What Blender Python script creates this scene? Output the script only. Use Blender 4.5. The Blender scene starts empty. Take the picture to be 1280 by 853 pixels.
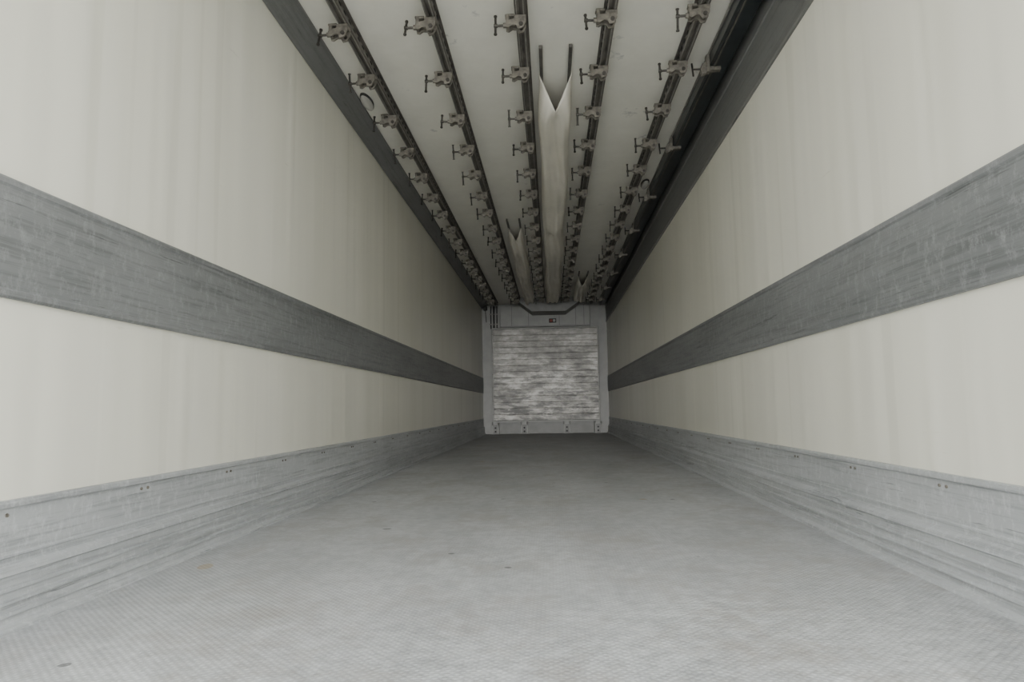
import bpy, bmesh, math, random
from mathutils import Matrix, Vector
random.seed(7)
S=bpy.context.scene
W=1.23; H=2.56; D=13.43; Y0=-0.15
try: S.view_settings.view_transform='AgX'
except Exception: pass

# ------------------------------------------------------------------ materials
def mat(name):
    m=bpy.data.materials.new(name); m.use_nodes=True
    nt=m.node_tree; b=nt.nodes['Principled BSDF']
    return m,nt,b
def N(nt,t,**kw):
    n=nt.nodes.new(t)
    for k,v in kw.items(): setattr(n,k,v)
    return n
def coords(nt,scale):
    tc=N(nt,'ShaderNodeTexCoord'); mp=N(nt,'ShaderNodeMapping'); mp.inputs['Scale'].default_value=scale
    nt.links.new(tc.outputs['Object'],mp.inputs['Vector']); return mp.outputs['Vector']
def noise(nt,scale,vec_scale=(1,1,1),detail=3,rough=.6):
    n=N(nt,'ShaderNodeTexNoise'); n.inputs['Scale'].default_value=scale
    n.inputs['Detail'].default_value=detail; n.inputs['Roughness'].default_value=rough
    nt.links.new(coords(nt,vec_scale),n.inputs['Vector']); return n.outputs['Fac']
def ramp(nt,fac,stops):
    r=N(nt,'ShaderNodeValToRGB'); e=r.color_ramp.elements
    while len(e)<len(stops): e.new(.5)
    for i,(p,c) in enumerate(stops):
        e[i].position=p; e[i].color=(c[0],c[1],c[2],1) if not isinstance(c,(int,float)) else (c,c,c,1)
    nt.links.new(fac,r.inputs['Fac']); return r.outputs['Color']
def mix(nt,fac,a,b,mode='MIX'):
    m=N(nt,'ShaderNodeMix',data_type='RGBA',blend_type=mode)
    for s,v in ((m.inputs[0],fac),(m.inputs[6],a),(m.inputs[7],b)):
        if hasattr(v,'links'): nt.links.new(v,s)
        elif isinstance(v,(int,float)): s.default_value=v
        else: s.default_value=(*v,1)
    return m.outputs[2]
def bump(nt,b,h,strength,dist=.01,prev=None):
    n=N(nt,'ShaderNodeBump'); n.inputs['Strength'].default_value=strength; n.inputs['Distance'].default_value=dist
    nt.links.new(h,n.inputs['Height'])
    if prev: nt.links.new(prev,n.inputs['Normal'])
    nt.links.new(n.outputs['Normal'],b.inputs['Normal']); return n.outputs['Normal']
def plain(name,col,rough=.5,metal=0,var=.15,scale=30,spec=.5):
    m,nt,b=mat(name)
    f=noise(nt,scale,detail=2)
    c=ramp(nt,f,[(.3,tuple(x*(1-var) for x in col)),(.7,tuple(min(1,x*(1+var)) for x in col))])
    nt.links.new(c,b.inputs['Base Color']); b.inputs['Roughness'].default_value=rough; b.inputs['Metallic'].default_value=metal
    b.inputs['Specular IOR Level'].default_value=spec
    return m

def wall_mat():
    m,nt,b=mat('cream_grp_panel')
    streak=noise(nt,2.2,(1,1,.08),3,.55)
    c=ramp(nt,streak,[(.33,(.735,.715,.615)),(.6,(.79,.77,.67))])
    thin=ramp(nt,noise(nt,8,(1,1,.02),1,.5),[(.31,(.94,.94,.93)),(.35,(1,1,1)),(.68,(1,1,1)),(.72,(1.04,1.04,1.04))])
    c=mix(nt,1,c,thin,'MULTIPLY')
    sc=noise(nt,6,(.35,.35,3.5),4,.75)
    s2=ramp(nt,sc,[(.70,(1,1,1)),(.73,(.80,.79,.76))])
    c=mix(nt,.5,c,s2,'MULTIPLY')
    nt.links.new(c,b.inputs['Base Color'])
    b.inputs['Roughness'].default_value=.31; b.inputs['Specular IOR Level'].default_value=.5
    bump(nt,b,noise(nt,1.8,(1,1,.04),3,.65),.8,.02)
    return m
M_wall=wall_mat()

def ceil_mat():
    m,nt,b=mat('cream_ceiling_panel')
    s=ramp(nt,noise(nt,5,(1,.8,1),4,.7),[(.3,(.77,.75,.68)),(.66,(.83,.81,.74)),(.74,(.54,.53,.50))])
    nt.links.new(s,b.inputs['Base Color']); b.inputs['Roughness'].default_value=.45
    return m
M_ceil=ceil_mat()

def alu_mat(name,c0,c1,metal=.35,rough=.5,scr=1.0,rubf=.5):
    m,nt,b=mat(name)
    base=ramp(nt,noise(nt,1.3,(1,.6,2),3,.65),[(.3,c0),(.7,c1)])
    f1=noise(nt,30,(1,.05,1.8),4,.8)
    ln=ramp(nt,f1,[(.36,(.72,.72,.72)),(.52,(1,1,1))])
    c=mix(nt,scr,base,ln,'MULTIPLY')
    rub=ramp(nt,noise(nt,38,(1,.8,.5),4,.85),[(.50,0.0),(.72,rubf)])
    c=mix(nt,rub,c,tuple(min(1,x*1.3) for x in c1))
    sc=ramp(nt,noise(nt,11,(1,.11,3.4),5,.85),[(.62,0.0),(.66,.7)])
    c=mix(nt,sc,c,tuple(x*.38 for x in c0))
    nt.links.new(c,b.inputs['Base Color']); b.inputs['Metallic'].default_value=metal; b.inputs['Roughness'].default_value=rough
    return m
M_band=alu_mat('worn_aluminium_band',(.20,.206,.206),(.275,.28,.28),.25,.46,1.0,.7)
M_skirt=alu_mat('worn_aluminium_skirting',(.40,.412,.414),(.51,.52,.52),.2,.45,1.0,.6)
M_corner=alu_mat('grey_corner_profile',(.18,.18,.175),(.24,.24,.235),.25,.5,.7,.2)

def floor_mat():
    m,nt,b=mat('embossed_aluminium_floor')
    base=ramp(nt,noise(nt,1.4,(1,.45,1),4,.75),[(.3,(.40,.41,.415)),(.5,(.49,.50,.505)),(.7,(.59,.60,.605))])
    fine=noise(nt,18,(1,1,1),4,.95)
    c=mix(nt,1,base,ramp(nt,fine,[(.38,(.70,.70,.695)),(.60,(1,1,1))]),'MULTIPLY')
    gr=ramp(nt,noise(nt,2.6,(1,.8,1),5,.82),[(.49,0.0),(.66,.7)])
    c=mix(nt,gr,c,(.33,.31,.285))
    sp=noise(nt,3.1,(1.3,1.2,1),1,.4)
    c=mix(nt,ramp(nt,sp,[(.765,0.0),(.775,.7)]),c,(.36,.28,.16))
    sp2=noise(nt,14,(1,1,1),0)
    c=mix(nt,ramp(nt,sp2,[(.845,0.0),(.855,.8)]),c,(.12,.12,.12))
    def wave(sc):
        w=N(nt,'ShaderNodeTexWave',wave_type='BANDS',bands_direction='X'); w.inputs['Scale'].default_value=22
        w.inputs['Detail'].default_value=0
        tc=N(nt,'ShaderNodeTexCoord'); mp=N(nt,'ShaderNodeMapping'); mp.inputs['Rotation'].default_value=(0,0,sc)
        nt.links.new(tc.outputs['Object'],mp.inputs['Vector']); nt.links.new(mp.outputs['Vector'],w.inputs['Vector'])
        return w.outputs['Fac']
    wv=N(nt,'ShaderNodeMath',operation='MULTIPLY'); nt.links.new(wave(math.radians(45)),wv.inputs[0]); nt.links.new(wave(math.radians(-45)),wv.inputs[1])
    dia=ramp(nt,wv.outputs[0],[(.05,(.84,.84,.84)),(.5,(1.0,1.0,1.0))])
    c=mix(nt,1,c,dia,'MULTIPLY')
    nt.links.new(c,b.inputs['Base Color'])
    b.inputs['Metallic'].default_value=.1
    r=ramp(nt,fine,[(.3,.42),(.7,.62)]); nt.links.new(r,b.inputs['Roughness'])
    bump(nt,b,wv.outputs[0],.3,.003); return m
M_floor=floor_mat()

def slat_mat():
    m,nt,b=mat('dirty_galvanised_slat')
    base=ramp(nt,noise(nt,2.2,(1,1,1.3),4,.75),[(.32,(.12,.117,.107)),(.50,(.23,.222,.205)),(.70,(.42,.41,.385))])
    d=ramp(nt,noise(nt,3.4,(.8,1,3.2),5,.8),[(.45,0.0),(.56,.9)])
    tc=N(nt,'ShaderNodeTexCoord'); sx=N(nt,'ShaderNodeSeparateXYZ'); nt.links.new(tc.outputs['Object'],sx.inputs[0])
    g=N(nt,'ShaderNodeMapRange'); g.inputs['From Min'].default_value=.5; g.inputs['From Max'].default_value=1.9
    g.inputs['To Min'].default_value=1.0; g.inputs['To Max'].default_value=.45; nt.links.new(sx.outputs['Z'],g.inputs['Value'])
    mm=N(nt,'ShaderNodeMath',operation='MULTIPLY'); nt.links.new(d,mm.inputs[0]); nt.links.new(g.outputs[0],mm.inputs[1])
    c=mix(nt,mm.outputs[0],base,(.04,.04,.038))
    nt.links.new(c,b.inputs['Base Color']); b.inputs['Metallic'].default_value=.35; b.inputs['Roughness'].default_value=.42
    return m
M_slat=slat_mat()
M_white=plain('grey_white_painted_panel',(.35,.35,.335),.45,0,.08,6)
M_steel=plain('dark_galvanised_rail',(.13,.12,.108),.5,.35,.3,12)
M_steel2=plain('pale_rail_edge',(.28,.27,.25),.45,.45,.25,14)
M_hole=plain('slot_shadow_dark',(.02,.02,.02),.8)
M_clamp=plain('cast_clamp_metal',(.18,.165,.14),.5,.35,.35,40)
M_clampd=plain('dark_screw_steel',(.06,.055,.048),.5,.5,.3,60)
M_tarp=plain('cream_tarpaulin',(.83,.79,.70),.5,0,.05,4,.35)
M_black=plain('black_tube',(.022,.027,.03),.28,.1,.3,8)
M_rubber=plain('dark_rubber',(.03,.03,.03),.6)
M_lens=plain('lamp_lens',(.50,.49,.46),.25,0,.05,20)
M_plen=plain('grey_sheet_metal',(.22,.22,.212),.5,.2,.12,5)
M_red=plain('red_label',(.35,.07,.05),.5)
M_rivet=plain('rivet_dark',(.20,.18,.15),.5,.5)
M_bounce=plain('pale_bounce_concrete',(.55,.55,.53),.9,0,.15,3)  # unseen yard, colour lightened to bounce light up onto the ceiling

# ------------------------------------------------------------------ mesh builder
class MB:
    def __init__(s): s.v=[];s.f=[];s.m=[];s.mats=[];s.sm=[]
    def mi(s,m):
        if m not in s.mats: s.mats.append(m)
        return s.mats.index(m)
    def add(s,vs,fs,m,M=None,smooth=False):
        o=len(s.v); k=s.mi(m)
        for v in vs:
            v=Vector(v); s.v.append(tuple(M@v if M else v))
        for f in fs: s.f.append([i+o for i in f]); s.m.append(k); s.sm.append(smooth)
    def box(s,a,b,m,M=None,bev=0):
        x0,y0,z0=a; x1,y1,z1=b
        if bev:
            bm=bmesh.new(); bmesh.ops.create_cube(bm,size=1)
            for v in bm.verts: v.co=Vector(((x0+x1)/2+v.co.x*(x1-x0),(y0+y1)/2+v.co.y*(y1-y0),(z0+z1)/2+v.co.z*(z1-z0)))
            bmesh.ops.bevel(bm,geom=bm.edges[:],offset=bev,segments=1,affect='EDGES')
            bm.verts.index_update()
            s.add([v.co.copy() for v in bm.verts],[[v.index for v in f.verts] for f in bm.faces],m,M); bm.free(); return
        vs=[(x0,y0,z0),(x1,y0,z0),(x1,y1,z0),(x0,y1,z0),(x0,y0,z1),(x1,y0,z1),(x1,y1,z1),(x0,y1,z1)]
        s.add(vs,[(0,3,2,1),(4,5,6,7),(0,1,5,4),(1,2,6,5),(2,3,7,6),(3,0,4,7)],m,M)
    def cyl(s,p,q,r,m,n=10,M=None,r2=None):
        p=Vector(p);q=Vector(q);d=(q-p).normalized(); a=d.orthogonal().normalized(); b=d.cross(a)
        r2=r if r2 is None else r2
        vs=[];
        for i in range(n):
            t=2*math.pi*i/n; w=a*math.cos(t)+b*math.sin(t); vs.append(p+w*r); vs.append(q+w*r2)
        fs=[(2*i,2*((i+1)%n),2*((i+1)%n)+1,2*i+1) for i in range(n)]
        s.add(vs,fs,m,M,True)
        s.add(vs,[[2*i for i in range(n)][::-1],[2*i+1 for i in range(n)]],m,M)
    def prism(s,prof,axis,t0,t1,m,M=None):
        n=len(prof)
        def P(u,v,t): return (u,t,v) if axis=='y' else ((t,u,v) if axis=='x' else (u,v,t))
        vs=[P(u,v,t0) for u,v in prof]+[P(u,v,t1) for u,v in prof]
        fs=[(i,(i+1)%n,(i+1)%n+n,i+n) for i in range(n)]+[list(range(n))[::-1],list(range(n,2*n))]
        s.add(vs,fs,m,M)
    def obj(s,name,parent=None):
        me=bpy.data.meshes.new(name); me.from_pydata(s.v,[],s.f)
        for m in s.mats: me.materials.append(m)
        for i,p in enumerate(me.polygons): p.material_index=s.m[i]; p.use_smooth=s.sm[i]
        bm=bmesh.new(); bm.from_mesh(me); bmesh.ops.recalc_face_normals(bm,faces=bm.faces[:]); bm.to_mesh(me); bm.free()
        o=bpy.data.objects.new(name,me); bpy.context.collection.objects.link(o)
        if parent: o.parent=parent
        return o
def empty(name):
    e=bpy.data.objects.new(name,None); bpy.context.collection.objects.link(e); return e

# ------------------------------------------------------------------ shell
T=.09
b=MB(); b.box((-W-T,Y0,-T),(W+T,D+T,0),M_floor); b.obj('floor')
b=MB(); b.box((-W-T,Y0,H),(W+T,D+T,H+T),M_ceil); b.obj('ceiling')
b=MB(); b.box((-W-T,Y0,0),(-W,D+T,H),M_wall); b.obj('wall_left')
b=MB(); b.box((W,Y0,0),(W+T,D+T,H),M_wall); b.obj('wall_right')
b=MB(); b.box((-W,D,0),(W,D+T,H),M_white); b.obj('wall_back')

# skirting extrusion: flat upper plate, ledge, sloped ribbed kick plate
prof=[(0,0),(0,.304),(.016,.304),(.018,.298),(.018,.288),(.008,.282),(.008,.174),(.012,.171),(.012,.166),(.008,.163),
      (.008,.152),(.034,.140),(.036,.128),(.026,.122),(.026,.100),(.034,.098),(.034,.091),(.026,.088),(.027,.070),(.036,.068),(.036,.061),(.028,.058),
      (.030,.044),(.040,.042),(.041,.034),(.033,.031),(.038,.016),(.060,.008),(.062,0)]
for side,sg in (('left',-1),('right',1)):
    b=MB()
    pr=[(sg*(W-u),z) for u,z in prof]
    y=Y0
    for e in (3.05,6.4,9.7,D):
        b.prism(pr,'y',y,e-.003,M_skirt); y=e
    yy=1.59 if sg<0 else 1.44
    while yy<D:
        for dy in (0,.035):
            b.cyl((sg*(W-.007),yy+dy,.268),(sg*(W-.012),yy+dy,.268),.0048,M_rivet,8)
        yy+=.585
    b.obj('baseboard_'+side)

bprof=[(0,.800),(.012,.800),(.016,.806),(.016,.818),(.011,.824),(.014,.86),(.016,.95),(.014,1.04),(.011,1.076),(.016,1.082),(.016,1.094),(.012,1.100),(0,1.100)]
for k,sg in ((1,-1),(2,1)):
    b=MB(); pr=[(sg*(W-u),z) for u,z in bprof]; y=Y0
    for e in ((2.32,4.8,7.3,9.8,12.2,D) if sg>0 else (3.1,6.2,9.3,D)):
        b.prism(pr,'y',y,e-.002,M_band); y=e
    b.obj('trim_%d'%k)
b=MB(); b.prism([(-W,2.475),(-W+.006,2.47),(-W+.02,2.485),(-W+.105,2.535),(-W+.12,2.545),(-W+.12,H),(-W,H)],'y',Y0,D,M_corner); b.obj('trim_3')
b=MB(); b.prism([(W,2.165),(W-.012,2.165),(W-.016,2.172),(W-.016,2.19),(W-.010,2.20),(W-.012,2.42),(W-.018,2.425),(W-.018,2.44),(W-.012,2.445),(W-.012,H),(W,H)],'y',Y0,D,M_corner); b.obj('trim_4')

# ------------------------------------------------------------------ ceiling rails
RX=(-.92,-.46,0,.46,.92); RB=2.50
for x in RX:
    b=MB()
    b.prism([(x-.034,H),(x-.034,H-.006),(x-.020,H-.008),(x-.024,RB+.006),(x-.024,RB),(x-.008,RB),(x-.008,RB+.010),(x+.008,RB+.010),(x+.008,RB),(x+.026,RB),(x+.026,RB+.006),(x+.020,H-.008),(x+.034,H-.006),(x+.034,H)],'y',Y0+.05,D-.25,M_steel)
    b.box((x+.0115,Y0+.06,RB-.002),(x+.0175,D-.26,RB),M_steel2)
    b.box((x-.024,Y0+.06,RB-.002),(x-.019,D-.26,RB),M_steel2)
    yy=Y0+.15
    while yy<D-.3:
        b.box((x+.0185,yy,RB+.022),(x+.0255,yy+.035,RB+.034),M_hole)
        b.box((x-.0255,yy,RB+.022),(x-.0195,yy+.035,RB+.034),M_hole)
        yy+=.085 if yy<7 else .17
    b.obj('ceiling_rail')

def clamp(b,M,tilt):
    C=M_clamp
    b.box((-.030,-.028,-.030),(.030,.028,-.004),C,M,.004)
    for sy in (-1,1):
        y0,y1=(sy*.027,sy*.017) if sy<0 else (sy*.017,sy*.027)
        b.prism([(.028,-.01),(.028,-.045),(.012,-.075),(-.012,-.080),(-.022,-.060),(-.040,-.058),(-.060,-.070),(-.074,-.066),(-.074,-.040),(-.058,-.030),(-.030,-.026),(-.026,-.01)],'y',y0,y1,C,M)
    b.box((-.074,-.024,-.062),(-.056,.024,.004),C,M,.004)
    b.box((-.078,-.020,-.006),(-.030,.020,.006),C,M,.003)
    b.cyl((.004,-.033,-.056),(.004,.033,-.056),.011,M_clampd,10,M)
    b.cyl((-.050,0,-.046),(-.128,0,-.046),.0065,M_clampd,8,M)
    b.cyl((-.072,0,-.046),(-.088,0,-.046),.013,C,8,M)
    b.cyl((-.118,0,-.046),(-.136,0,-.046),.010,M_clampd,8,M)
    d=Vector((0,math.sin(tilt),math.cos(tilt)))
    c=Vector((-.128,0,-.046)); off=random.uniform(-.014,.014)
    b.cyl(c+d*(.045+off),c-d*(.055-off),.0062,M_clampd,8,M)
    b.cyl(c+d*(.045+off),c+d*(.051+off),.009,M_clampd,8,M)
    b.cyl(c-d*(.055-off),c-d*(.061-off),.009,M_clampd,8,M)
for ri,x in enumerate(RX):
    b=MB()
    y=3.3-.57*5
    while y<D-.5:
        M=Matrix.Translation((x-.004,y+random.uniform(-.02,.02),RB+.004))@Matrix.Rotation(random.uniform(-.06,.06),4,'Z')
        clamp(b,M,random.uniform(-.5,.5)); y+=.57
    b.obj('rail_clamp_row')

# ------------------------------------------------------------------ black tube with brackets on the right
root=empty('curtain_storage_tube')
b=MB()
b.prism([(1.075,2.475),(1.085,2.462),(1.175,2.462),(1.185,2.475),(1.185,2.545),(1.175,H),(1.085,H),(1.075,2.545)],'y',Y0+.1,D-.3,M_black)
b.box((1.068,Y0+.1,2.536),(1.076,D-.3,2.552),M_steel2)
b.prism([(1.092,2.462),(1.092,2.456),(1.100,2.456),(1.100,2.462)],'y',Y0+.1,D-.3,M_steel)
b.obj('tube',root)
b=MB()
y=1.42
while y<D-.6:
    M=Matrix.Translation((1.07,y,2.475))
    b.box((-.012,-.02,-.035),(.065,.02,-.012),M_clamp,M,.004)
    b.box((-.018,-.022,-.045),(.004,.022,.06),M_clamp,M,.004)
    b.prism([(-.018,.012),(-.018,-.052),(-.045,-.060),(-.052,-.030),(-.040,.006)],'y',-.018,-.008,M_clamp,M)
    b.prism([(-.018,.012),(-.018,-.052),(-.045,-.060),(-.052,-.030),(-.040,.006)],'y',.008,.018,M_clamp,M)
    b.cyl((-.05,0,-.02),(-.098,0,-.02),.006,M_clampd,8,M)
    b.cyl((-.095,.015,.022),(-.095,-.015,-.068),.0055,M_clampd,8,M)
    y+=1.22
b.obj('brackets',root)

# ------------------------------------------------------------------ ceiling lamps
for (x,y) in ((-1.068,4.30),(1.02,6.2)):
    b=MB(); n=24
    def ring(rx,ry,z): return [(x+rx*math.cos(2*math.pi*i/n),y+ry*math.sin(2*math.pi*i/n)*1.0,z) for i in range(n)]
    rs=[ring(.036,.115,H),ring(.036,.115,H-.014),ring(.034,.112,H-.018)]
    for a in range(2):
        b.add(rs[a]+rs[a+1],[(i,(i+1)%n,(i+1)%n+n,i+n) for i in range(n)],M_rubber)
    rs2=[ring(.034,.112,H-.018),ring(.030,.104,H-.028),ring(.014,.06,H-.034)]
    for a in range(2):
        b.add(rs2[a]+rs2[a+1],[(i,(i+1)%n,(i+1)%n+n,i+n) for i in range(n)],M_lens,None,True)
    b.add(rs2[2],[list(range(n))],M_lens)
    b.obj('ceiling_lamp')

# ------------------------------------------------------------------ fabric air ducts (collapsed tarpaulin sleeves)
def duct(cx,w,y0,y1,sag,notch,trk,seed,pinch=()):
    rnd=random.Random(seed)
    root=empty('fabric_air_duct')
    b=MB()
    ns=int((y1-y0)/.04); nu=40; vs=[];fs=[]
    ph=[rnd.uniform(0,6) for _ in range(8)]
    A=2.35
    for j in range(ns+1):
        t=j/ns
        for i in range(nu+1):
            u=-1+2*i/nu
            d=(y1-y0)*t
            yy=y0+notch*(1-abs(u))*math.exp(-d/.9)+d
            if j==ns: yy=y1
            pf=1
            for pc,pa in pinch: pf-=pa*math.exp(-((yy-pc)/.28)**2)
            sg=sag*(.9+.14*math.sin(yy*1.7+ph[0])+.08*math.sin(yy*4.1+ph[1]))*pf
            ang=u*A
            xx=cx+w/2*math.sin(ang)*(.94+.06*math.sin(yy*2.9+ph[2]))
            full=(math.cos(ang)-math.cos(A))/(1-math.cos(A))
            vee=(1-abs(u))*.80
            k=math.exp(-d/.22)
            cr=.30*math.sin(yy*.9+ph[6])
            flat=min(full,.86)+.20*max(0,1-abs(u-cr)/.3)*(.5+.5*math.sin(yy*1.3+ph[7]))
            z=H-.006-sg*(vee*k+flat*(1-k))
            xv=cx+w/2*math.sin(A)*1.25*(u if abs(u)<1 else u/1.12)
            xx=xx*(1-k)+xv*k
            q=(1-u*u)*(1-k)
            z+=(.014*math.sin(u*8+ph[2]+yy*1.1)+.010*math.sin(u*17+ph[3]-yy*1.9)+.010*math.sin(yy*5.3+u*5+ph[4]))*q
            xx+=.010*math.sin(yy*2.3+ph[5])*q
            vs.append((xx,yy,min(z,H-.004)))
    for j in range(ns):
        for i in range(nu):
            a=j*(nu+1)+i; fs.append((a,a+1,a+nu+2,a+nu+1))
    b.add(vs,fs,M_tarp,None,True)
    o=b.obj('fabric_sleeve',root)
    so=o.modifiers.new('thick','SOLIDIFY'); so.thickness=.003; so.offset=0
    b=MB()
    for sx in (-1,1):
        xx=cx+sx*(w/2*math.sin(A))
        b.box((xx-.010,y0-trk,H-.022),(xx+.010,y0+.15,H),M_steel,None,.002)
    b.obj('mounting_tracks',root)
duct(.18,.24,4.0,D-.85,.18,.24,.30,3,((7.6,.5),(10.6,.35)))
duct(-.262,.19,7.5,D-.85,.16,.4,.25,5,((10.2,.4),))
duct(.645,.19,10.5,D-.85,.16,.4,.25,9)

# ------------------------------------------------------------------ front bulkhead (air return wall)
b=MB()
YB=D-.025
yb=D-.14; x0,x1,z0,z1=-1.03,1.05,.23,2.07
ns=15; hh=(z1-z0-.06)/ns
for i in range(ns):
    za=z0+.03+i*hh
    b.prism([(yb+.02,za),(yb-.013,za+.002),(yb-.014,za+.006),(yb-.014,za+hh-.007),(yb-.011,za+hh-.004),(yb-.011,za+hh),(yb+.02,za+hh)],'x',x0+.02,x1-.02,M_slat)
for (a,c) in (((x0,yb-.03,z0),(x0+.025,yb+.03,z1)),((x1-.025,yb-.03,z0),(x1,yb+.03,z1)),((x0,yb-.032,z0),(x1,yb+.03,z0+.03)),((x0,yb-.032,z1-.03),(x1,yb+.03,z1))):
    b.box(a,c,M_white,None,.004)
for i in range(7):
    zz=z0+.15+i*.26
    for xx in (x0+.013,x1-.013): b.cyl((xx,yb-.036,zz),(xx,yb-.028,zz),.008,M_rivet,8)
for xx in (x0+.05,-.42,.40,x1-.05):
    b.box((xx-.065,yb-.02,.0),(xx-.045,YB,z0),M_white); b.box((xx+.045,yb-.02,.0),(xx+.065,YB,z0),M_white)
    b.box((xx-.065,yb-.02,.18),(xx+.065,yb+.02,z0+.01),M_white)
    b.box((xx-.045,yb+.0,0),(xx+.045,yb+.01,.18),M_plen)
    for hz in (.05,.12): b.cyl((xx,yb-.004,hz),(xx,yb+.001,hz),.018,M_hole,10)
    b.box((xx-.08,yb-.04,0),(xx+.08,yb+.02,.012),M_plen)
b.box((x0+.13,yb+.06,.02),(x1-.13,yb+.07,z0),M_plen)
b.box((x0,yb-.01,z0-.03),(x1,yb+.03,z0),M_plen)
b.obj('front_bulkhead')

# evaporator unit above bulkhead
root=empty('evaporator_unit')
b=MB()
ye=D-.30
b.box((-.86,ye+.12,2.08),(.90,YB,2.50),M_white,None,.01)
for xx in (-.63,-.30,.30,.62,.78): b.box((xx-.006,ye+.110,2.09),(xx+.006,ye+.122,2.49),M_plen)
b.box((-.86,ye+.10,2.075),(.90,ye+.13,2.10),M_plen)
b.box((.10,ye+.108,2.15),(.24,ye+.121,2.23),M_hole); b.box((.115,ye+.104,2.165),(.165,ye+.110,2.215),M_red); b.box((.175,ye+.104,2.165),(.225,ye+.110,2.215),M_white)
b.obj('housing',root)
b=MB()
yp=D-.75
b.prism([(-.48,H-.004),(-.44,2.47),(-.22,2.30),(.42,2.30),(.66,2.47),(.70,H-.004)],'y',yp,ye+.12,M_plen)
b.box((-.49,yp-.012,2.535),(.71,yp+.02,H-.002),M_white)
b.obj('air_plenum',root)
b=MB()
for xx,r in ((-1.05,.012),(-.99,.018),(-.93,.012)):
    b.cyl((xx,D-.04,2.07),(xx,D-.04,2.52),r,M_rubber,8)
for zz in (2.15,2.35): b.box((-1.08,D-.055,zz),(-.90,D-.001,zz+.02),M_steel2)
b.obj('refrigerant_pipes')
b=MB()
b.box((-1.20,D-.10,2.44),(-1.12,D-.0,2.52),M_rubber,None,.01); b.cyl((-1.16,D-.10,2.47),(-1.16,D-.16,2.46),.025,M_rubber,12)
b.cyl((-1.16,D-.05,2.44),(-1.14,D-.05,2.20),.007,M_rubber,6)
b.obj('sensor_box')

b=MB(); b.box((-40,-60,-1.35),(40,Y0-.0,-1.25),M_bounce); b.obj('ground')  # out of view behind the opening; pale so it reflects light inside

# ------------------------------------------------------------------ light: overcast sky through the open rear, plus an added fill sun
w=bpy.data.worlds.new('overcast'); S.world=w; w.use_nodes=True
nt=w.node_tree; bg=nt.nodes['Background']
bg.inputs['Color'].default_value=(.955,.985,1.0,1); bg.inputs['Strength'].default_value=8.0
L=bpy.data.lights.new('deep_fill_sun','SUN'); L.energy=4.0; L.angle=math.radians(30); L.color=(1,.985,.95)  # added fill, aimed level down the trailer to brighten its far end
lo=bpy.data.objects.new('deep_fill_sun',L); bpy.context.collection.objects.link(lo); lo.location=(0,-20,4)
lo.rotation_euler=Vector((0,1,-.02)).to_track_quat('-Z','Y').to_euler()

# ------------------------------------------------------------------ camera
yaw,pitch,roll=.056,.0974,-.0164
f=Vector((-math.sin(yaw)*math.cos(pitch),math.cos(yaw)*math.cos(pitch),math.sin(pitch)))
rt=Vector((math.cos(yaw),math.sin(yaw),0)); u=rt.cross(f)
r2=rt*math.cos(roll)+u*math.sin(roll); u2=-rt*math.sin(roll)+u*math.cos(roll)
cam=bpy.data.cameras.new('camera'); cam.sensor_width=36; cam.lens=853*36/1280; cam.clip_start=.02; cam.clip_end=200
co=bpy.data.objects.new('camera',cam); bpy.context.collection.objects.link(co)
Mx=Matrix((r2,u2,-f)).transposed().to_4x4(); Mx.translation=Vector((.1121,0,.51)); co.matrix_world=Mx
S.camera=co
